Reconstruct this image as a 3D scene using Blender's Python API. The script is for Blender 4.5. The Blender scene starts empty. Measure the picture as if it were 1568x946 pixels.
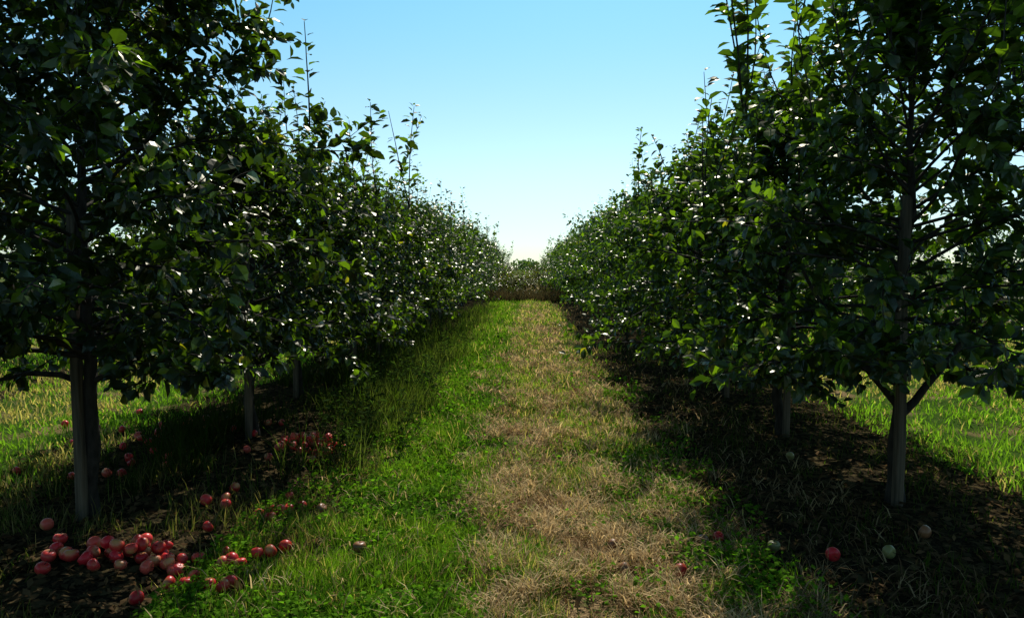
import bpy, math
import numpy as np
from mathutils import Vector

scene = bpy.context.scene
R = np.random.RandomState

# ------------------------------------------------------------ helpers
def nrm(a):
    return a / np.maximum(np.linalg.norm(a, axis=-1, keepdims=True), 1e-9)

def hash2(ix, iy, seed):
    n = (ix.astype(np.int64) * 374761393 + iy.astype(np.int64) * 668265263 + seed * 1442695041) & 0x7fffffff
    n = ((n ^ (n >> 13)) * 1274126177) & 0x7fffffff
    n = n ^ (n >> 16)
    return (n & 0xffff) / 65535.0

def vnoise(x, y, seed=0):
    x = np.asarray(x, float); y = np.asarray(y, float)
    ix = np.floor(x); iy = np.floor(y)
    fx = x - ix; fy = y - iy
    fx = fx * fx * (3 - 2 * fx); fy = fy * fy * (3 - 2 * fy)
    a = hash2(ix, iy, seed); b = hash2(ix + 1, iy, seed)
    c = hash2(ix, iy + 1, seed); d = hash2(ix + 1, iy + 1, seed)
    return (a * (1 - fx) + b * fx) * (1 - fy) + (c * (1 - fx) + d * fx) * fy

def fbm(x, y, seed=0):
    return (vnoise(x, y, seed) * .5 + vnoise(x * 2.1, y * 2.1, seed + 1) * .3 + vnoise(x * 4.3, y * 4.3, seed + 2) * .2)

def sstep(a, b, x):
    t = np.clip((x - a) / (b - a), 0, 1)
    return t * t * (3 - 2 * t)

def terrain(x, y):
    near = 0.08 * (fbm(x * .9, y * .9, 5) - .5) + 0.10 * (fbm(x * .2, y * .2, 9) - .5) + .03 * (vnoise(x * 3.1, y * 3.1, 15) - .5)
    far = 1.2 * (fbm(x * .01, y * .01, 19) - .5) * sstep(60, 200, np.hypot(x, y))
    u = np.abs(((x + .15) / 5.1 + .5) % 1.0 - .5) * 5.1
    berm = 0.05 * sstep(1.3, 2.3, u) * (1 - sstep(60, 90, np.abs(y)))
    return near + far + berm

class MB:
    def __init__(s):
        s.v = []; s.c = []; s.f = []; s.m = []; s.sm = []; s.n = 0
    def add(s, verts, faces_list, mat=0, col=(1, 1, 1), smooth=False):
        verts = np.asarray(verts, float).reshape(-1, 3)
        col = np.asarray(col, float)
        if col.ndim == 1:
            col = np.tile(col, (len(verts), 1))
        s.v.append(verts); s.c.append(col)
        for f in faces_list:
            f = np.asarray(f) + s.n
            s.f.append(f); s.m.append(np.full(len(f), mat)); s.sm.append(np.full(len(f), smooth))
        s.n += len(verts)
    def mesh(s, name, mats):
        me = bpy.data.meshes.new(name)
        v = np.concatenate(s.v); c = np.concatenate(s.c)
        sizes = np.concatenate([np.full(len(f), f.shape[1]) for f in s.f])
        loops = np.concatenate([f.reshape(-1) for f in s.f])
        starts = np.concatenate([[0], np.cumsum(sizes)[:-1]])
        me.vertices.add(len(v)); me.vertices.foreach_set('co', v.astype(np.float32).reshape(-1))
        me.loops.add(len(loops)); me.loops.foreach_set('vertex_index', loops.astype(np.int32))
        me.polygons.add(len(sizes))
        me.polygons.foreach_set('loop_start', starts.astype(np.int32))
        me.polygons.foreach_set('loop_total', sizes.astype(np.int32))
        me.polygons.foreach_set('material_index', np.concatenate(s.m).astype(np.int32))
        me.polygons.foreach_set('use_smooth', np.concatenate(s.sm).astype(bool))
        for m in mats: me.materials.append(m)
        at = me.color_attributes.new('Col', 'FLOAT_COLOR', 'POINT')
        at.data.foreach_set('color', np.concatenate([c, np.ones((len(c), 1))], 1).astype(np.float32).reshape(-1))
        me.update(calc_edges=True)
        me.validate()
        return me

def link(name, me, loc=(0, 0, 0), rotz=0, scale=(1, 1, 1)):
    o = bpy.data.objects.new(name, me)
    o.location = loc; o.rotation_euler = (0, 0, rotz); o.scale = scale
    scene.collection.objects.link(o)
    return o

def add_tube(mb, P, rad, sides, mat, col):
    P = np.asarray(P, float); rad = np.asarray(rad, float); k = len(P)
    T = nrm(np.gradient(P, axis=0))
    ref = np.array([0.31, 0.95, 0.05]) if abs(T[0][2]) > .8 else np.array([0., 0., 1.])
    A = nrm(np.cross(T, ref)); B = np.cross(T, A)
    a = np.linspace(0, 2 * np.pi, sides, endpoint=False)
    V = P[:, None, :] + rad[:, None, None] * (A[:, None, :] * np.cos(a)[None, :, None] + B[:, None, :] * np.sin(a)[None, :, None])
    i = np.arange(k - 1)[:, None]; j = np.arange(sides)[None, :]; j2 = (j + 1) % sides
    F = np.stack([i * sides + j, i * sides + j2, (i + 1) * sides + j2, (i + 1) * sides + j], -1).reshape(-1, 4)
    mb.add(V.reshape(-1, 3), [F], mat, col, True)

LEAFX = np.array([0, -.5, .5, -.42, .42, 0, 0, 0])
LEAFY = np.array([0, .36, .36, .7, .7, 1.0, .36, .7])
LEAFZ = np.array([0, .09, .09, .03, .03, -.14, .0, -.03])
def add_leaves(mb, P, D, N, L, W, mat, col, simple=False):
    n = len(P)
    D = nrm(D); S = nrm(np.cross(D, N)); N2 = np.cross(S, D)
    if simple:
        lx = np.array([0, -.5, .5, -.0, 0]); ly = np.array([0, .5, .5, 1.0, 0]); lz = np.array([0, .08, .0, -.1, 0])
        V = (P[:, None, :] + S[:, None, :] * (lx[None, :4, None] * W[:, None, None])
             + D[:, None, :] * (ly[None, :4, None] * L[:, None, None]) + N2[:, None, :] * (lz[None, :4, None] * L[:, None, None]))
        b = np.arange(n)[:, None] * 4
        mb.add(V.reshape(-1, 3), [np.concatenate([b + np.array([0, 2, 1]), b + np.array([1, 2, 3])])], mat, np.repeat(col, 4, 0), False)
        return
    V = (P[:, None, :] + S[:, None, :] * (LEAFX[None, :, None] * W[:, None, None])
         + D[:, None, :] * (LEAFY[None, :, None] * L[:, None, None])
         + N2[:, None, :] * (LEAFZ[None, :, None] * L[:, None, None]))
    b = np.arange(n)[:, None] * 8
    tri = np.concatenate([b + np.array([0, 6, 1]), b + np.array([0, 2, 6]), b + np.array([7, 5, 3]), b + np.array([7, 4, 5])])
    quad = np.concatenate([b + np.array([6, 7, 3, 1]), b + np.array([2, 4, 7, 6])])
    mb.add(V.reshape(-1, 3), [tri, quad], mat, np.repeat(col, 8, 0), False)

def add_blades(mb, P, h, w, lean, az, face, col, mat=0):
    n = len(P)
    d = np.stack([np.cos(az), np.sin(az), np.zeros(n)], 1)
    s = np.stack([np.cos(face), np.sin(face), np.zeros(n)], 1)
    up = np.array([0, 0, 1.0])
    a1 = lean * .55 * 1.5; a2 = lean * 1.5
    m = P + (d * np.sin(a1)[:, None] + up * np.cos(a1)[:, None]) * (h * .5)[:, None]
    t = m + (d * np.sin(a2)[:, None] + up * np.cos(a2)[:, None]) * (h * .5)[:, None]
    hw = (w * .5)[:, None] * s
    V = np.stack([P - hw, P + hw, m + hw * .85, m - hw * .85, t], 1)
    b = np.arange(n)[:, None] * 5
    mb.add(V.reshape(-1, 3), [b + np.array([0, 1, 2, 3]), b + np.array([3, 2, 4])], mat, np.repeat(col, 5, 0), False)

# ------------------------------------------------------------ materials
def newmat(name):
    m = bpy.data.materials.new(name); m.use_nodes = True
    nt = m.node_tree; nt.nodes.clear()
    out = nt.nodes.new('ShaderNodeOutputMaterial')
    return m, nt, out

def foliage_mat(name, trans_gain=(2.2, 2.6, 1.0), fac=.35, rough=None, ior=1.45):
    m, nt, out = newmat(name)
    N = nt.nodes.new; Lk = nt.links.new
    at = N('ShaderNodeAttribute'); at.attribute_name = 'Col'
    p = N('ShaderNodeBsdfDiffuse')
    Lk(at.outputs['Color'], p.inputs['Color'])
    g = N('ShaderNodeVectorMath'); g.operation = 'MULTIPLY'; g.inputs[1].default_value = trans_gain
    Lk(at.outputs['Color'], g.inputs[0])
    t = N('ShaderNodeBsdfTranslucent'); Lk(g.outputs[0], t.inputs['Color'])
    mx = N('ShaderNodeMixShader'); mx.inputs[0].default_value = fac
    Lk(p.outputs[0], mx.inputs[1]); Lk(t.outputs[0], mx.inputs[2])
    if rough is None:
        Lk(mx.outputs[0], out.inputs[0])
    else:
        gl = N('ShaderNodeBsdfGlossy'); gl.inputs['Roughness'].default_value = rough; gl.inputs['Color'].default_value = (.95, .93, .8, 1)
        fr = N('ShaderNodeFresnel'); fr.inputs[0].default_value = ior
        mn = N('ShaderNodeMath'); mn.operation = 'MINIMUM'; mn.inputs[1].default_value = .08; Lk(fr.outputs[0], mn.inputs[0])
        m2 = N('ShaderNodeMixShader'); Lk(mn.outputs[0], m2.inputs[0]); Lk(mx.outputs[0], m2.inputs[1]); Lk(gl.outputs[0], m2.inputs[2])
        Lk(m2.outputs[0], out.inputs[0])
    return m

M_leaf = foliage_mat('apple_leaf', (4.4, 5.2, .6), .34, .33, 1.45)
M_grass = foliage_mat('grass_blade', (1.8, 2.0, .7), .42)
M_straw = foliage_mat('dry_straw', (1.35, 1.25, 1.0), .35)

def simple_mat(name, ramp, scale, rough=.85, bump=.3, stretch=(1, 1, 1)):
    m, nt, out = newmat(name); N = nt.nodes.new; Lk = nt.links.new
    tc = N('ShaderNodeTexCoord'); mp = N('ShaderNodeMapping'); mp.inputs['Scale'].default_value = stretch
    Lk(tc.outputs['Object'], mp.inputs[0])
    noi = N('ShaderNodeTexNoise'); noi.inputs['Scale'].default_value = scale; noi.inputs['Detail'].default_value = 6
    Lk(mp.outputs[0], noi.inputs['Vector'])
    cr = N('ShaderNodeValToRGB')
    cr.color_ramp.elements[0].position = .3; cr.color_ramp.elements[0].color = (*ramp[0], 1)
    cr.color_ramp.elements[1].position = .7; cr.color_ramp.elements[1].color = (*ramp[1], 1)
    Lk(noi.outputs[0], cr.inputs[0])
    p = N('ShaderNodeBsdfPrincipled'); p.inputs['Roughness'].default_value = rough
    p.inputs['Specular IOR Level'].default_value = .2
    Lk(cr.outputs[0], p.inputs['Base Color'])
    b = N('ShaderNodeBump'); b.inputs['Strength'].default_value = bump; b.inputs['Distance'].default_value = .01
    Lk(noi.outputs[0], b.inputs['Height']); Lk(b.outputs[0], p.inputs['Normal'])
    Lk(p.outputs[0], out.inputs[0])
    return m
M_bark = simple_mat('apple_bark', ((.014, .012, .009), (.05, .042, .033)), 30, .9, .6, (1, 1, .35))
M_post = simple_mat('weathered_wood', ((.04, .034, .024), (.14, .11, .075)), 25, .9, .5, (2, 2, .12))

m, nt, out = newmat('apple_skin'); N = nt.nodes.new; Lk = nt.links.new
at = N('ShaderNodeAttribute'); at.attribute_name = 'Col'
tc = N('ShaderNodeTexCoord'); noi = N('ShaderNodeTexNoise'); noi.inputs['Scale'].default_value = 28; noi.inputs['Detail'].default_value = 4
Lk(tc.outputs['Object'], noi.inputs['Vector'])
cr = N('ShaderNodeValToRGB'); cr.color_ramp.elements[0].position = .5; cr.color_ramp.elements[0].color = (0, 0, 0, 1)
cr.color_ramp.elements[1].position = .8; cr.color_ramp.elements[1].color = (.4, .4, .4, 1)
Lk(noi.outputs[0], cr.inputs[0])
mx = N('ShaderNodeMix'); mx.data_type = 'RGBA'; Lk(cr.outputs[0], mx.inputs[0]); Lk(at.outputs['Color'], mx.inputs[6])
mx.inputs[7].default_value = (.42, .22, .07, 1)
p = N('ShaderNodeBsdfPrincipled'); p.inputs['Roughness'].default_value = .35; Lk(mx.outputs[2], p.inputs['Base Color'])
p.inputs['Specular IOR Level'].default_value = .35
Lk(p.outputs[0], out.inputs[0]); M_apple = m

# ground
m, nt, out = newmat('orchard_ground'); N = nt.nodes.new; Lk = nt.links.new
def math_(op, a, b=None, c=None):
    n = N('ShaderNodeMath'); n.operation = op
    for i, x in enumerate((a, b, c)):
        if x is None: continue
        if isinstance(x, (int, float)): n.inputs[i].default_value = x
        else: Lk(x, n.inputs[i])
    return n.outputs[0]
def noise_(scale, det=5):
    n = N('ShaderNodeTexNoise'); n.inputs['Scale'].default_value = scale; n.inputs['Detail'].default_value = det
    Lk(tc.outputs['Object'], n.inputs['Vector']); return n.outputs[0]
def ramp_(x, a, b):
    n = N('ShaderNodeMapRange'); n.interpolation_type = 'SMOOTHSTEP'
    Lk(x, n.inputs[0]); n.inputs[1].default_value = a; n.inputs[2].default_value = b; return n.outputs[0]
def mixc(f, a, b):
    n = N('ShaderNodeMix'); n.data_type = 'RGBA'
    if isinstance(f, float): n.inputs[0].default_value = f
    else: Lk(f, n.inputs[0])
    for i, x in ((6, a), (7, b)):
        if isinstance(x, tuple): n.inputs[i].default_value = (*x, 1)
        else: Lk(x, n.inputs[i])
    return n.outputs[2]
tc = N('ShaderNodeTexCoord'); sp = N('ShaderNodeSeparateXYZ'); Lk(tc.outputs['Object'], sp.inputs[0])
X = sp.outputs[0]; Y = sp.outputs[1]
n1 = noise_(1.3, 4); n2 = noise_(14, 5); n3 = noise_(70, 3); n4 = noise_(.05, 2)
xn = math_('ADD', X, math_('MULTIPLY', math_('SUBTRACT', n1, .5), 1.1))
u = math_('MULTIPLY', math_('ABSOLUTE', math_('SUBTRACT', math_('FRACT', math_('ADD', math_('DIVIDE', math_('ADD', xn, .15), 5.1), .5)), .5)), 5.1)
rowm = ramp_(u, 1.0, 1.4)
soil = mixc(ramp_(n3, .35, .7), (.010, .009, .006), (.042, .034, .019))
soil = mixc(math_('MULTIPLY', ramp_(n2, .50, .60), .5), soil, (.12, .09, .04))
straw = mixc(ramp_(n3, .3, .7), (.08, .05, .026), (.34, .24, .12))
green = mixc(ramp_(n3, .3, .7), (.018, .04, .008), (.06, .11, .018))
tanm = math_('MULTIPLY', ramp_(xn, -.5, -.1), math_('SUBTRACT', 1.0, ramp_(xn, .9, 1.3)))
alley = mixc(math_('MULTIPLY', tanm, ramp_(n2, .36, .52)), green, straw)
side = mixc(ramp_(n1, .5, .7), green, straw)
ism = math_('SUBTRACT', 1.0, ramp_(math_('ABSOLUTE', X), 2.5, 2.6))
alley = mixc(ism, side, alley)
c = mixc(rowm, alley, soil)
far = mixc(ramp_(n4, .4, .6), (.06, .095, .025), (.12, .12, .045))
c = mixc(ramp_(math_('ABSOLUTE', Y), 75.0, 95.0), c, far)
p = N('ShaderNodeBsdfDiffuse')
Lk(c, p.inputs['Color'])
b = N('ShaderNodeBump'); b.inputs['Strength'].default_value = .8; b.inputs['Distance'].default_value = .03
Lk(math_('ADD', n2, math_('MULTIPLY', n3, .5)), b.inputs['Height']); Lk(b.outputs[0], p.inputs['Normal'])
Lk(p.outputs[0], out.inputs[0]); M_ground = m

# ------------------------------------------------------------ ground
xs = np.concatenate([-np.geomspace(12, 1500, 40)[::-1], np.arange(-11.8, -4.05, .2), np.arange(-4, 4.01, .1), np.arange(4.2, 11.9, .2), np.geomspace(12, 1500, 40)])
ys = np.concatenate([-np.geomspace(3, 600, 25)[::-1], np.arange(-2.75, 1.9, .25), np.arange(2, 15.95, .12), np.arange(16, 45, .25), np.geomspace(45.2, 2500, 60)])
GX, GY = np.meshgrid(xs, ys)
V = np.stack([GX, GY, terrain(GX, GY)], -1).reshape(-1, 3)
nx = len(xs); ny = len(ys)
i = np.arange(ny - 1)[:, None] * nx; j = np.arange(nx - 1)[None, :]
F = np.stack([i + j, i + j + 1, i + j + 1 + nx, i + j + nx], -1).reshape(-1, 4)
mb = MB(); mb.add(V, [F], 0, (1, 1, 1), True)
link('ground', mb.mesh('ground', [M_ground]))

# ------------------------------------------------------------ apple shape
def apple_geo(r, seg=14, rings=9):
    t = np.linspace(0.0, np.pi, rings); a = np.linspace(0, 2 * np.pi, seg, endpoint=False)
    rr = np.sin(t) * (1 + .10 * np.cos(t)); zz = np.cos(t) * .92
    dip = np.exp(-(t / .42) ** 2) * .30; dip2 = np.exp(-((np.pi - t) / .35) ** 2) * .16
    zz = zz - dip + dip2
    V = np.stack([rr[:, None] * np.cos(a), rr[:, None] * np.sin(a), zz[:, None] * np.ones(seg)], -1).reshape(-1, 3) * r
    i = np.arange(rings - 1)[:, None]; j = np.arange(seg)[None, :]; j2 = (j + 1) % seg
    F = np.stack([i * seg + j, (i + 1) * seg + j, (i + 1) * seg + j2, i * seg + j2], -1).reshape(-1, 4)
    return V, F

def rotm(rng, maxtilt=np.pi):
    ax = nrm(rng.normal(size=3)); an = rng.uniform(0, maxtilt)
    K = np.array([[0, -ax[2], ax[1]], [ax[2], 0, -ax[0]], [-ax[1], ax[0], 0]])
    return np.eye(3) + np.sin(an) * K + (1 - np.cos(an)) * K @ K

REDS = np.array([(.62, .02, .03), (.68, .045, .045), (.46, .015, .02), (.64, .09, .06), (.54, .03, .03)])
def add_apple(mb, pos, rng, r=.037, kind='red', mats=(0, 1), tilt=np.pi):
    V, F = apple_geo(r)
    Rm = rotm(rng, tilt)
    base = REDS[rng.randint(len(REDS))] if kind == 'red' else (np.array((.20, .20, .07)) if kind == 'green' else np.array((.22, .10, .045)))
    side = nrm(rng.normal(size=3)); f = sstep(.45, 1.1, nrm(V) @ side)[:, None]
    col = base * (1 - f) + np.array((.52, .28, .10)) * f if kind == 'red' else np.tile(base, (len(V), 1))
    mb.add(V @ Rm.T + pos, [F], mats[0], col, True)
    st = np.array([[0, 0, .55], [.05, .02, .85], [.14, .05, 1.12]]) * r
    add_tube(mb, st @ Rm.T + pos, [.0022, .0018, .002], 4, mats[1], (.1, .07, .04))

# ------------------------------------------------------------ tree generator
def curve(p0, d0, length, k, bend, rng, wob=.12):
    P = [np.array(p0, float)]; d = nrm(np.array(d0, float)); st = length / (k - 1)
    for q in range(k - 1):
        d = nrm(d + np.array([0, 0, bend / (k - 1)]) + rng.normal(size=3) * wob * .5)
        P.append(P[-1] + d * st)
    return np.array(P)

def leaf_col(n, rng, young=0.0, palette=0):
    base = np.array([.015, .025, .006])
    if palette == 1: base = np.array([.018, .034, .009])
    if palette == 2: base = np.array([.036, .032, .015])
    c = np.tile(base, (n, 1)) * rng.uniform(.5, 1.4, (n, 1))
    y = (rng.uniform(size=n) < .09 + young * .6 + .10 * (palette == 1))[:, None]
    c = np.where(y, np.array([.065, .105, .016]) * rng.uniform(.7, 1.2, (n, 1)), c)
    yy = (rng.uniform(size=n) < .006)[:, None]
    return np.where(yy, np.array([.18, .15, .03]), c)

def leaves_on(mb, P, rng, start, spacing, size, young, palette, cup=.5, simple=False):
    seg = np.linalg.norm(np.diff(P, axis=0), axis=1); cum = np.concatenate([[0], np.cumsum(seg)])
    n = max(2, int(cum[-1] * (1 - start) / spacing))
    t = np.sort(rng.uniform(start, 1, n)) * cum[-1]; t[-1] = cum[-1]
    pos = np.stack([np.interp(t, cum, P[:, q]) for q in range(3)], 1)
    idx = np.clip(np.searchsorted(cum, t) - 1, 0, len(P) - 2)
    T = nrm(np.diff(P, axis=0))[idx]
    rad = nrm(np.cross(T, rng.normal(size=(n, 3))))
    ang = rng.uniform(.6, 1.35, n)[:, None]
    D = T * np.cos(ang) + rad * np.sin(ang) + np.array([0, 0, -.25]) + rng.normal(size=(n, 3)) * .2
    Nn = T * cup + np.array([0, 0, .8]) + rng.normal(size=(n, 3)) * .5
    L = size * rng.uniform(.6, 1.2, n) * (1 - .3 * (t / cum[-1]) ** 4)
    W = L * rng.uniform(.5, .68, n)
    pos = pos + nrm(D) * .018
    add_leaves(mb, pos, D, Nn, L, W, 1, leaf_col(n, rng, young, palette), simple)

def make_tree(name, seed, H=3.1, r_low=1.15, r_top=.6, nshoot=16, shoot=(.4, .9), nlimb=42, skirt=.75,
              size=.082, palette=0, twig_per=8, apples=0, trunk_r=.05, lod=False, z_first=.62, dens=1.0, forks=(), thin_top=1.0):
    rng = R(seed); mb = MB(); bc = (1, 1, 1)
    k = 14
    sp1 = (.022 if not lod else .06) / dens; sp2 = (.0185 if not lod else .05) / dens
    if lod: size *= 1.55
    tz = np.linspace(-.06, H * .93, k)
    wob = np.cumsum(rng.normal(size=(k, 2)) * .022, 0); wob[0:2] = 0
    TP = np.column_stack([wob, tz]); tr = np.interp(tz, [-.06, .08, .6, H], [trunk_r * 1.5, trunk_r, trunk_r * .85, .010])
    add_tube(mb, TP, tr, 10 if not lod else 5, 0, bc)
    for (faz, fz, frise, fl) in forks:
        b0 = np.array([np.interp(fz, tz, TP[:, 0]), np.interp(fz, tz, TP[:, 1]), fz])
        P = curve(b0, (math.cos(faz), math.sin(faz), frise), fl, 8, .5, rng, .12)
        add_tube(mb, P, np.linspace(.030, .010, 8), 7, 0, bc)
        leaves_on(mb, P, rng, .6, sp1, size, 0, palette, simple=lod)
    az = rng.uniform(0, 6.28)
    tops = []
    for q in range(nlimb):
        f = (q + .5) / nlimb; z0 = z_first + (H * .93 - z_first - .04) * f ** .95 + rng.normal() * .03
        base = np.array([np.interp(z0, tz, TP[:, 0]), np.interp(z0, tz, TP[:, 1]), z0])
        az += 2.4 + rng.normal() * .3
        rmax = np.interp(f, [0, .12, .5, .75, 1], [r_low * .85, r_low, r_low, (r_low * .45 + r_top * .55), r_top * .75])
        ln = rmax * rng.uniform(.68, 1.15) * (1.08)
        rise = np.interp(f, [0, .3, .8, 1], [.32, .45, .75, 1.3]) + rng.normal() * .12
        if q < 4: rise = .65; ln *= 1.05
        d = np.array([math.cos(az), math.sin(az), rise])
        bend = np.interp(f, [0, .3, .7, 1], [-1.1, -.55, .1, .4])
        P = curve(base, d, ln, 7, bend, rng, .2)
        lo = skirt - .05 + .15 * math.sin(2 * az + seed)
        short = np.maximum(lo - P[:, 2], 0); short[:2] *= 0
        P[:, 2] += short * .9
        r0 = np.interp(f, [0, .1, 1], [.024, .016, .008])
        if not lod or q % 3 == 0: add_tube(mb, P, np.linspace(r0, .0035, 7), 5 if not lod else 3, 0, bc)
        leaves_on(mb, P, rng, .3, sp1, size, 0, palette, simple=lod)
        tops.append(P[-1]); tops.append(P[4])
        nt_ = int(twig_per * rng.uniform(.6, 1.3) * (1 - (1 - thin_top) * sstep(.45, .8, f)))
        for w in range(nt_):
            ft = rng.uniform(.22, 1.0); fi = ft * 6; i0 = min(int(fi), 5)
            pb = P[i0] * (1 - (fi - i0)) + P[i0 + 1] * (fi - i0)
            T = nrm(P[i0 + 1] - P[i0])
            dd = T * .6 + nrm(rng.normal(size=3)) * .9 + np.array([0, 0, .25])
            if pb[2] < skirt + .25: dd[2] = abs(dd[2]) * .3 - .15
            tl = rng.uniform(.18, .46)
            Q = curve(pb, dd, tl, 4, rng.uniform(-.8, .3), rng, .25)
            lo = skirt - .22 + .18 * math.sin(3 * math.atan2(Q[-1, 1], Q[-1, 0]) + seed)
            if Q[:, 2].min() < lo: Q[:, 2] += (lo - Q[:, 2].min()) * np.linspace(0, 1, 4)
            if not lod: add_tube(mb, Q, np.linspace(.005, .002, 4), 3, 0, bc)
            leaves_on(mb, Q, rng, .1, sp2, size, .12, palette, simple=lod)
    tops = [t for t in tops if t[2] > H * .62]
    for q in range(nshoot):
        b0 = tops[rng.randint(len(tops))] if q % 4 else TP[-1]
        l = rng.uniform(*shoot)
        d = np.array([rng.normal() * .22, rng.normal() * .22, 1.0])
        Q = curve(b0, d, l, 7, .2, rng, .10)
        add_tube(mb, Q, np.linspace(.0065, .0025, 7), 4 if not lod else 3, 0, bc)
        leaves_on(mb, Q, rng, .03, .026 if not lod else .045, size * 1.08, .5, palette, 1.0, simple=lod)
    for q in range(apples):
        t = tops[rng.randint(len(tops))]
        add_apple(mb, t + np.array([0, 0, -.09]), rng, .036, 'red', (2, 0), .3)
    return mb.mesh(name, [M_bark, M_leaf, M_apple])

nearL = make_tree('apple_tree_a', 11, H=3.65, r_low=1.42, r_top=1.18, nshoot=50, shoot=(.3, .95), nlimb=84, size=.102, twig_per=11, dens=1.08, skirt=1.05, z_first=.85, thin_top=.75, apples=1)
nearR = make_tree('apple_tree_b', 23, H=2.95, r_low=1.30, r_top=1.1, nshoot=90, shoot=(.6, 1.45), nlimb=62, size=.100, palette=1, twig_per=9, skirt=.92, z_first=.78, thin_top=.55,
                  forks=((-2.0 + .15, .56, .75, 1.0), (math.pi - 2.0 - .1, .62, 1.1, 1.1), (math.pi - 2.0 + 1.2, .70, .9, 1.0)))
var0 = [make_tree('apple_tree_l%d' % s, 40 + s, H=2.4 + .1 * s, r_low=1.5, r_top=.6, nshoot=9 + 6 * s, shoot=(.35, 1.3), nlimb=52, size=.096, twig_per=10, skirt=.85) for s in range(3)]
var1 = [make_tree('apple_tree_r%d' % s, 60 + s, H=2.6 + .1 * s, r_low=1.54, r_top=.6, nshoot=24, shoot=(.25, .9), nlimb=56, size=.096, palette=1, twig_per=10, skirt=.8) for s in range(3)]
far0 = [make_tree('apple_tree_fl%d' % s, 140 + s, H=2.6 + .1 * s, r_low=1.4, r_top=.6, nshoot=6 + 4 * s, shoot=(.35, 1.2), nlimb=46, twig_per=9, lod=True) for s in range(3)]
far1 = [make_tree('apple_tree_fr%d' % s, 160 + s, H=2.65 + .1 * s, r_low=1.38, r_top=.55, nshoot=12, shoot=(.25, .7), nlimb=46, palette=1, twig_per=9, lod=True) for s in range(3)]
shrub = make_tree('shrub_m', 90, H=1.3, r_low=.9, r_top=.7, nshoot=8, shoot=(.1, .2), nlimb=26, skirt=.3, palette=2, twig_per=8, trunk_r=.03, lod=True, z_first=.15)

def post_mesh():
    mb = MB(); w = .028; c = .006
    prof = np.array([(-w, -w + c), (-w + c, -w), (w - c, -w), (w, -w + c), (w, w - c), (w - c, w), (-w + c, w), (-w, w - c)])
    zs = [-.1, .4, .9, 1.4, 1.8, 1.96, 1.99]; sc = [1, 1, .99, .985, .98, .97, .85]
    V = []
    for q, (z, s) in enumerate(zip(zs, sc)):
        off = np.array([.006 * math.sin(q * 1.7), .005 * math.cos(q * 2.1)])
        V += [(a * s + off[0], b_ * s + off[1], z) for a, b_ in prof]
    F = [[q * 8 + j, q * 8 + (j + 1) % 8, (q + 1) * 8 + (j + 1) % 8, (q + 1) * 8 + j] for q in range(6) for j in range(8)]
    mb.add(np.array(V), [np.array(F), np.array([[48 + j for j in range(8)]])], 0)
    return mb.mesh('post', [M_post])
POST = post_mesh()

rng = R(5)
def th(x, y): return float(terrain(np.array(x), np.array(y)))
used = set()
def place(me, x, y, rot, s, post=None, sz=None):
    z = th(x, y)
    if me.name in used: me = me.copy()
    used.add(me.name)
    link('apple_tree', me, (x, y, z), rot, (s, s, sz or s))
    if post: link('support_post', POST, (x + post[0], y + post[1], z), rng.uniform(-.2, .2))

place(nearL, -2.80, 4.60, 0.6, 1.0, (.0, -.088))
place(nearR, 2.42, 4.85, 2.0, 1.0, (-.03, -.09))
for q in range(1, 26):
    y = 4.6 + 2.2 * q
    s = 1.0 if q < 6 else 1.03
    A, B = (var0, var1) if q < 6 else (far0, far1)
    place(A[q % 3], -2.70 + rng.normal() * .06, y + rng.normal() * .1, rng.uniform(0, 6.28), s * rng.uniform(.93, 1.06), (.0, -.12) if q < 12 else None)
    place(B[q % 3], 2.42 + rng.normal() * .06, y + rng.normal() * .1, rng.uniform(0, 6.28), s * rng.uniform(.95, 1.05), (.0, -.12) if q < 12 else None)
for q in (-2, -3):
    y = 4.6 + 2.2 * q
    place(far0[q % 3], -2.75, y, rng.uniform(0, 6), .95)
    place(far1[q % 3], 2.6, y, rng.uniform(0, 6), .95)
for q in range(0, 15):
    y = 3.5 + 2.3 * q
    place(far0[(q + 1) % 3], -7.9 + rng.normal() * .08, y, rng.uniform(0, 6.28), rng.uniform(.9, 1.0))
    place(far1[(q + 1) % 3], 7.6 + rng.normal() * .08, y, rng.uniform(0, 6.28), rng.uniform(.75, .85))
for q in range(9):
    x = -2.0 + q * .48; y = 38.5 + (q % 3) * 1.1
    link('shrub', shrub, (x, y, th(x, y) - .12), q * 1.3, (1, 1, .86 + .08 * (q * 7 % 4)))

# ------------------------------------------------------------ grass
rng = R(77)
def sample(n, x0, x1, y0, y1, pw=2.0):
    u_ = rng.uniform(size=n)
    if pw == 1: y = y0 * (y1 / y0) ** u_
    else:
        e = 1 - pw; y = (y0 ** e + u_ * (y1 ** e - y0 ** e)) ** (1 / e)
    return rng.uniform(x0, x1, n), y
GREEN = np.array([.13, .22, .02]); GREEN2 = np.array([.048, .11, .012]); STRAW = np.array([.64, .49, .26]); BROWN = np.array([.18, .10, .048])
def wscale(y): return np.clip(y / 5.0, .9, 5)
def wx(x, y): return x + (fbm(x * 1.4, y * 1.4, 31) - .5) * 1.1

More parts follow.
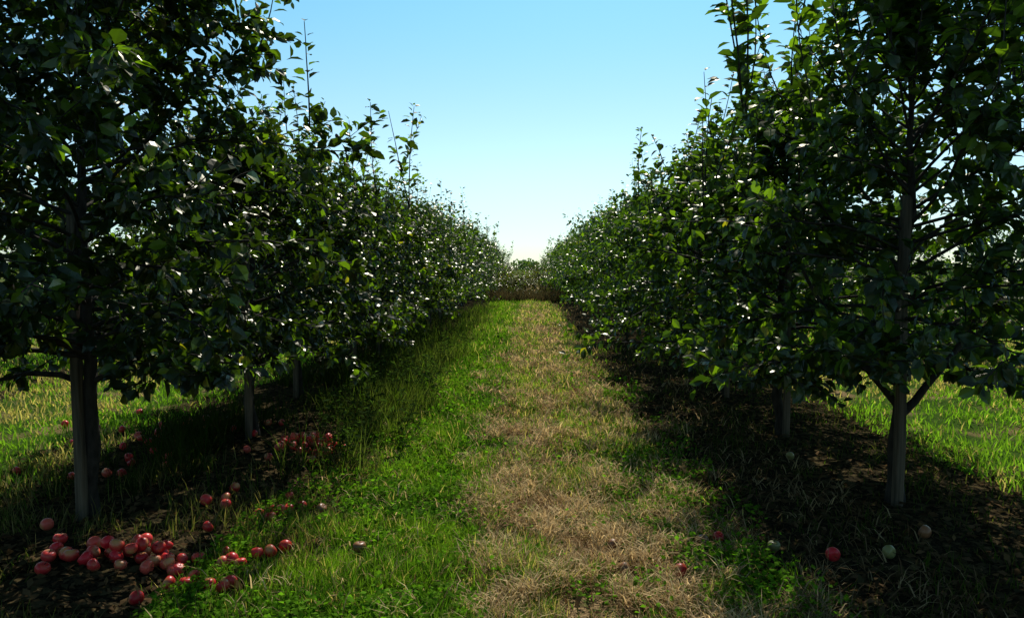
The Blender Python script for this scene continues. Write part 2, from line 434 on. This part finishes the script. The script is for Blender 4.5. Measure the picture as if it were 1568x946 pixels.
def px2w(px, py):
    d = 1.6 * 1132.0 / (py - 412.0)
    return (px - 808) / 1132.0 * d, d
SING = [(340, 906, 'red'), (383, 858, 'red'), (404, 855, 'red'), (428, 846, 'red'), (306, 822, 'red'), (240, 855, 'red'), (545, 845, 'brown'), (486, 780, 'brown'),
        (1047, 882, 'red'), (1104, 828, 'red'), (1080, 835, 'brown'), (1280, 862, 'red'), (1366, 869, 'green'), (1190, 848, 'green'), (941, 836, 'brown'), (1212, 706, 'green'),
        (1188, 625, 'brown'), (960, 872, 'brown'), (545, 632, 'red'), (50, 830, 'red'), (70, 858, 'red'), (40, 905, 'red'), (1420, 840, 'brown')]
SW = [(*px2w(a, b_ + 8), k_) for a, b_, k_ in SING]
CLEAR = [(160, 880, .36), (470, 682, .36), (190, 728, .25)]
def singles(x, y):
    g = np.ones_like(x)
    for cx, cy, _ in SW:
        dd = np.hypot((x - cx), np.maximum(np.abs(y - cy + .06) - .06, 0))
        g *= (dd > .06)
    return g
def clearing(x, y):
    g = np.ones_like(x)
    for a, b_, r in CLEAR:
        cx, cy = px2w(a, b_)
        dd = np.hypot((x - cx), np.maximum(np.abs(y - cy + .25) - .25, 0))
        g *= sstep(r * .7, r * 1.15, dd)
    return g * singles(x, y)

mb = MB()
n = 290000
x, y = sample(n, -1.75, 1.75, 1.6, 36, 1.5)
xx = wx(x, y)
pat = sstep(.44, .54, fbm(x * 1.9, y * 1.0, 51))
g = (1 - sstep(-.55, .05, xx)) * sstep(-1.8, -1.15, xx)
gr = sstep(.5, .8, xx) * (1 - sstep(1.0, 1.3, xx)) * sstep(.34, .52, fbm(x * 1.1, y * .7, 44))
g = np.maximum(g, gr * .85)
g = np.maximum(g, (.12 + .88 * pat) * (np.abs(xx) < 1.3))
g = g * (.12 + .88 * sstep(.30, .5, fbm(x * 3.4, y * 3.4, 3)))
g *= (1 - .85 * sstep(.9, 1.25, x)) * singles(x, y)
keep = rng.uniform(size=n) < g
x = x[keep]; y = y[keep]; n = len(x)
P = np.stack([x, y, terrain(x, y) - .005], 1)
h = rng.uniform(.03, .11, n) * (.3 + 1.7 * fbm(x * 2.9, y * 2.9, 8)) * (1 + .15 * (wscale(y) - 1))
mixf = sstep(.3, .7, fbm(x * 1.8, y * 1.8, 12))[:, None]
col = (GREEN * mixf + GREEN2 * (1 - mixf)) * rng.uniform(.5, 1.6, (n, 1))
dry = (rng.uniform(size=n) < .10 + .2 * (x > -.3))[:, None]
col = np.where(dry, STRAW * rng.uniform(.4, 1.0, (n, 1)), col)
add_blades(mb, P, h, rng.uniform(.0035, .0075, n) * wscale(y), rng.uniform(.1, .95, n), rng.uniform(0, 6.28, n), rng.uniform(0, 6.28, n), col)
n = 130000
x, y = sample(n, -1.75, 1.5, 1.7, 18, 1.9)
xx = wx(x, y)
g = (1 - sstep(-.7, -.3, xx)) * sstep(.34, .5, fbm(x * 1.6, y * 1.6, 61)) + .8 * sstep(.6, .8, xx) * (1 - sstep(1.0, 1.2, xx)) * sstep(.45, .6, fbm(x, y, 44)) + .25 * sstep(.48, .58, fbm(x * 3, y * 3, 62))
keep = rng.uniform(size=n) < g * .8 * singles(x, y); x = x[keep]; y = y[keep]; n = len(x)
hh = .02 + .13 * fbm(x * 5, y * 5, 64)
P = np.stack([x, y, terrain(x, y) + rng.uniform(.15, 1, n) * hh], 1)
D = rng.normal(size=(n, 3)); D[:, 2] *= .3
Nn = np.array([0, 0, 1.]) + rng.normal(size=(n, 3)) * .6
L = rng.uniform(.018, .040, n) * wscale(y) ** .6
add_leaves(mb, P, D, Nn, L, L * .8, 0, (np.array([.08, .175, .013]) * rng.uniform(.4, 1.7, (n, 1))), True)
link('grass', mb.mesh('grass', [M_grass]))

mb = MB()
n = 200000
x, y = sample(n, -1.6, 2.2, 1.6, 34, 1.6)
xx = wx(x, y)
cl = fbm(x * 2.2, y * 1.6, 71); cl2 = fbm(x * 6, y * 6, 72)
g = sstep(-.75, -.2, xx) * (1 - .9 * sstep(1.0, 1.3, xx)) * (.10 + .90 * sstep(.38, .55, .5 * cl + .5 * cl2))
g = np.maximum(g, .05)
keep = rng.uniform(size=n) < g * singles(x, y); x = x[keep]; y = y[keep]; cl = cl[keep]; cl2 = cl2[keep]; n = len(x)
P = np.stack([x, y, terrain(x, y) + rng.uniform(.001, .06, n) * sstep(.35, .7, cl2)], 1)
cf = np.clip(rng.uniform(size=n) * .7 + (cl2 - .5) * 2.6 + .15, 0, 1)[:, None]
col = (STRAW * cf + BROWN * (1 - cf)) * rng.uniform(.45, 1.4, (n, 1)) * (1 - .5 * sstep(1.0, 1.3, x))[:, None]  # straw darkened toward the right row, its shade put into the colour
a = rng.uniform(0, 6.28, n)
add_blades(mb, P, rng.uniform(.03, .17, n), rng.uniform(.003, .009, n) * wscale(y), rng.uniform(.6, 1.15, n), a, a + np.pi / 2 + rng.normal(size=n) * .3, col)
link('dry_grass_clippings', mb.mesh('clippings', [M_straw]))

mb = MB()
def tall(n, x0, x1, y0, y1, hmin, hmax, seed, dens, colA, colB, pw=1.4, w=(.004, .009)):
    x, y = sample(n, x0, x1, y0, y1, pw)
    k_ = rng.uniform(size=n) < dens(x, y) * clearing(x, y); x = x[k_]; y = y[k_]; n = len(x)
    cl = fbm(x * 2.2, y * 2.2, seed)
    P = np.stack([x, y, terrain(x, y) - .01], 1)
    h = rng.uniform(hmin, hmax, n) * (.35 + 1.3 * cl)
    f = rng.uniform(size=(n, 1))
    col = (colA * f + colB * (1 - f)) * rng.uniform(.6, 1.3, (n, 1))
    a = rng.uniform(0, 6.28, n)
    add_blades(mb, P, h, rng.uniform(*w, n) * wscale(y) ** .7, rng.uniform(.15, .9, n), a, a + np.pi / 2 + rng.normal(size=n) * .5, col)
tall(22000, -2.0, -.95, 5.6, 30, .20, .46, 81, lambda x, y: sstep(.44, .56, fbm(x * 1.4, y * 1.1, 82)) * sstep(-1.0, -1.3, x + .5 * (fbm(x, y, 99) - .5)) * sstep(5.6, 6.3, y) * (1 - .7 * sstep(11, 18, y)), GREEN * .5, np.array([.09, .10, .04]))  # left-row blade colours cut down to carry the trees' shade
tall(20000, -3.4, -1.35, 5.0, 24, .15, .45, 83, lambda x, y: sstep(.42, .56, fbm(x * 1.3, y * 1.3, 84)), GREEN2 * .35, np.array([.035, .04, .018]))  # darkened further: shade under the left row painted into the blades
tall(24000, -4.2, -1.2, 2.4, 6.0, .05, .20, 85, lambda x, y: (.06 + .6 * sstep(.42, .6, fbm(x * 1.9, y * 1.9, 86))) * (1 + 1.2 * sstep(-1.8, -1.4, x)), GREEN2 * .6, STRAW * .3, 1.2)  # near-left blades darkened too, canopy shade in their colour
tall(22000, 1.0, 3.8, 2.2, 16, .03, .11, 87, lambda x, y: .25 + .75 * sstep(.42, .6, fbm(x * 1.6, y * 1.6, 88)), GREEN2 * .6, np.array([.08, .07, .03]), 1.5)  # darkened blades, the right row's shadow painted into their colour
link('tall_grass', mb.mesh('tall_grass', [M_grass]))

# broad-leaved weeds: upright stems with leaves, along the left row edge
mb = MB(); wr = R(404)
for q in range(260):
    x = wr.uniform(-2.05, -1.12); y = wr.uniform(5.7, 9.6) if q < 190 else wr.uniform(9.6, 15)
    if fbm(np.array(x * 1.6), np.array(y * 1.3), 404) < .42 or clearing(np.array([x]), np.array([y]))[0] < .5: continue
    l = wr.uniform(.25, .62)
    Q = curve((x, y, th(x, y) - .01), (wr.normal() * .25, wr.normal() * .25, 1), l, 6, -.1, wr, .2)
    add_tube(mb, Q, np.linspace(.004, .0015, 6), 3, 0, (.05, .06, .02))
    n = int(l / .02); t = wr.uniform(.1, 1, n) * 5; i0 = np.minimum(t.astype(int), 4); fr_ = (t - i0)[:, None]
    Pp = Q[i0] * (1 - fr_) + Q[i0 + 1] * fr_
    D = wr.normal(size=(n, 3)); D[:, 2] = np.abs(D[:, 2]) * .5
    L = wr.uniform(.04, .09, n)
    add_leaves(mb, Pp, D, np.array([0, 0, 1.]) + wr.normal(size=(n, 3)) * .4, L, L * .3, 0, np.array([.028, .05, .014]) * wr.uniform(.6, 1.6, (n, 1)), True)
link('weeds', mb.mesh('weeds', [M_grass]))

mb = MB()
tall(6000, -2.0, 2.2, 34.5, 38, .3, .75, 89, lambda x, y: sstep(.3, .5, fbm(x * 2, y * 2, 98)), np.array([.10, .065, .03]), np.array([.06, .07, .03]), 1.1, (.006, .010))
link('dry_reeds', mb.mesh('dry_reeds', [M_straw]))

mb = MB()
for (x0, x1) in ((-11.5, -3.6), (3.4, 11.5)):
    n = 90000
    x, y = sample(n, x0, x1, 2.8, 40, 1.35)
    keep = rng.uniform(size=n) < .35 + .65 * sstep(.3, .5, fbm(x, y, 91)); x = x[keep]; y = y[keep]; n = len(x)
    P = np.stack([x, y, terrain(x, y) - .005], 1)
    f = fbm(x * .8, y * .8, 92)[:, None]
    col = (GREEN * 1.5 * f + GREEN2 * 1.6 * (1 - f)) * rng.uniform(.7, 1.5, (n, 1))  # greens scaled up: sunlit brightness painted into the side alleys
    dry = rng.uniform(size=n) < .12 + .6 * sstep(.46, .6, fbm(x * .5, y * .5, 93))
    col[dry] = STRAW * rng.uniform(.4, .95, (dry.sum(), 1))
    add_blades(mb, P, rng.uniform(.05, .13, n), rng.uniform(.006, .012, n) * wscale(y) ** .8, rng.uniform(.1, .95, n), rng.uniform(0, 6.28, n), rng.uniform(0, 6.28, n), col)
link('meadow_grass', mb.mesh('meadow', [M_grass]))

mb = MB()
n = 30000
x, y = sample(n, -4.2, 3.9, 2.0, 22, 1.6)
k_ = ((np.abs(x + .15) > 1.0) | (rng.uniform(size=n) < .12)) & (singles(x, y) > 0); x = x[k_]; y = y[k_]; n = len(x)
P = np.stack([x, y, terrain(x, y) + rng.uniform(.004, .03, n)], 1)
D = rng.normal(size=(n, 3)); D[:, 2] *= .25
L = rng.uniform(.035, .075, n)
f = rng.uniform(size=(n, 1))
add_leaves(mb, P, D, np.array([0, 0, 1.]) + rng.normal(size=(n, 3)) * .4, L, L * .5, 0, (np.array([.13, .08, .04]) * f + np.array([.045, .04, .02]) * (1 - f)) * rng.uniform(.4, 1.5, (n, 1)), True)
link('leaf_litter', mb.mesh('leaf_litter', [M_straw]))

# ------------------------------------------------------------ fallen apples
rng = R(321)
def group(items):
    mb = MB()
    for (x, y, lift, kind) in items:
        r = rng.uniform(.032, .040)
        add_apple(mb, np.array([x, y, th(x, y) + r * .9 + lift]), rng, r, kind)
    link('fallen_apples', mb.mesh('fallen_apples', [M_apple, M_bark]))
def cluster(px, py, n, sx, sy, pile=False):
    cx, cy = px2w(px, py); pts = []; tries = 0
    while len(pts) < n and tries < 3000:
        tries += 1
        x = cx + rng.normal() * sx; y = cy + rng.normal() * sy
        if all(math.hypot(x - a, y - b_) > .068 for a, b_, _, _ in pts):
            pts.append((x, y, rng.uniform(0, .012), 'red'))
    if pile:
        for _ in range(n // 3):
            x = cx + rng.normal() * sx * .5; y = cy + rng.normal() * sy * .5
            if all(math.hypot(x - a, y - b_) > .066 or l < .03 for a, b_, l, _ in pts): pts.append((x, y, .055, 'red'))
    return pts
group(cluster(172, 884, 30, .18, .09, True))
group(cluster(472, 696, 32, .15, .16, True))
group(cluster(424, 800, 7, .05, .12))
group(cluster(315, 790, 4, .08, .14))
group(cluster(190, 735, 8, .14, .22))
group(cluster(280, 905, 8, .14, .10))
group(cluster(290, 665, 26, .5, .4))
group(cluster(90, 700, 8, .4, .4))
group([(x, y, .008, k_) for x, y, k_ in SW])

# ------------------------------------------------------------ distant trees
mb = MB(); rng = R(8)
nt_ = 420
cx = rng.uniform(-520, 520, nt_); cy = 430 + rng.uniform(0, 60, nt_) ; ch = rng.uniform(5, 8.5, nt_)
for a, b_, c_ in zip(cx, cy, ch):
    n = 70
    z0 = th(a, b_) - .5
    v = nrm(rng.normal(size=(n, 3))) * rng.uniform(.6, 1, (n, 1)) * np.array([c_ * .5, c_ * .5, c_ * .48])
    P = v + np.array([a, b_, z0 + c_ * .5])
    L = rng.uniform(1.0, 2.2, n)
    add_leaves(mb, P, rng.normal(size=(n, 3)), rng.normal(size=(n, 3)), L, L * .9, 0, np.array([.03, .05, .025]) * rng.uniform(.6, 1.4, (n, 1)), True)  # distance haze mixed into this dark green
    add_tube(mb, np.array([[a, b_, z0 - .5], [a, b_, z0 + c_ * .6]]), [.25, .1], 5, 1, (1, 1, 1))
link('distant_trees', mb.mesh('distant_trees', [M_leaf, M_bark]))

# ------------------------------------------------------------ light
el = math.radians(47); azs = math.radians(9)
w = bpy.data.worlds.new('World'); scene.world = w; w.use_nodes = True
nt = w.node_tree; nt.nodes.clear()
sky = nt.nodes.new('ShaderNodeTexSky'); sky.sky_type = 'NISHITA'; sky.sun_disc = False
sky.sun_elevation = el; sky.sun_rotation = azs; sky.altitude = 100; sky.air_density = 1.0; sky.dust_density = .3; sky.ozone_density = 1.5
tcw = nt.nodes.new('ShaderNodeTexCoord'); sx = nt.nodes.new('ShaderNodeSeparateXYZ'); nt.links.new(tcw.outputs['Generated'], sx.inputs[0])
rp = nt.nodes.new('ShaderNodeValToRGB'); rp.color_ramp.interpolation = 'EASE'
e0, e1 = rp.color_ramp.elements[0], rp.color_ramp.elements[1]
e0.position = 0.0; e0.color = (.70, .84, .95, 1)
e1.position = .36; e1.color = (.72, 1.20, 1.12, 1)
e2 = rp.color_ramp.elements.new(.14); e2.color = (.95, 1.10, 1.06, 1)
e3 = rp.color_ramp.elements.new(.7); e3.color = (.66, .70, .64, 1)
nt.links.new(sx.outputs[2], rp.inputs[0])
tint = nt.nodes.new('ShaderNodeVectorMath'); tint.operation = 'MULTIPLY'
bg = nt.nodes.new('ShaderNodeBackground'); bg.inputs[1].default_value = .128
wo = nt.nodes.new('ShaderNodeOutputWorld')
nt.links.new(sky.outputs[0], tint.inputs[0]); nt.links.new(rp.outputs[0], tint.inputs[1]); nt.links.new(tint.outputs[0], bg.inputs[0]); nt.links.new(bg.outputs[0], wo.inputs[0])
sd = bpy.data.lights.new('sun', 'SUN'); sd.energy = 5.0; sd.angle = math.radians(.5); sd.color = (1, .95, .86)
so = bpy.data.objects.new('sun', sd); scene.collection.objects.link(so)
dirv = -Vector((math.sin(azs) * math.cos(el), math.cos(azs) * math.cos(el), math.sin(el)))
so.rotation_euler = dirv.to_track_quat('-Z', 'Y').to_euler()

# ------------------------------------------------------------ camera
cd = bpy.data.cameras.new('camera'); cd.lens = 26; cd.sensor_width = 36; cd.clip_end = 5000; cd.clip_start = .05
co = bpy.data.objects.new('camera', cd); scene.collection.objects.link(co)
co.location = (0, 0, 1.6 + th(0, 0))
co.rotation_euler = (math.radians(90 - 3.1), 0, math.radians(1.21))
scene.camera = co
scene.view_settings.view_transform = 'Standard'; scene.view_settings.look = 'None'; scene.view_settings.exposure = 0
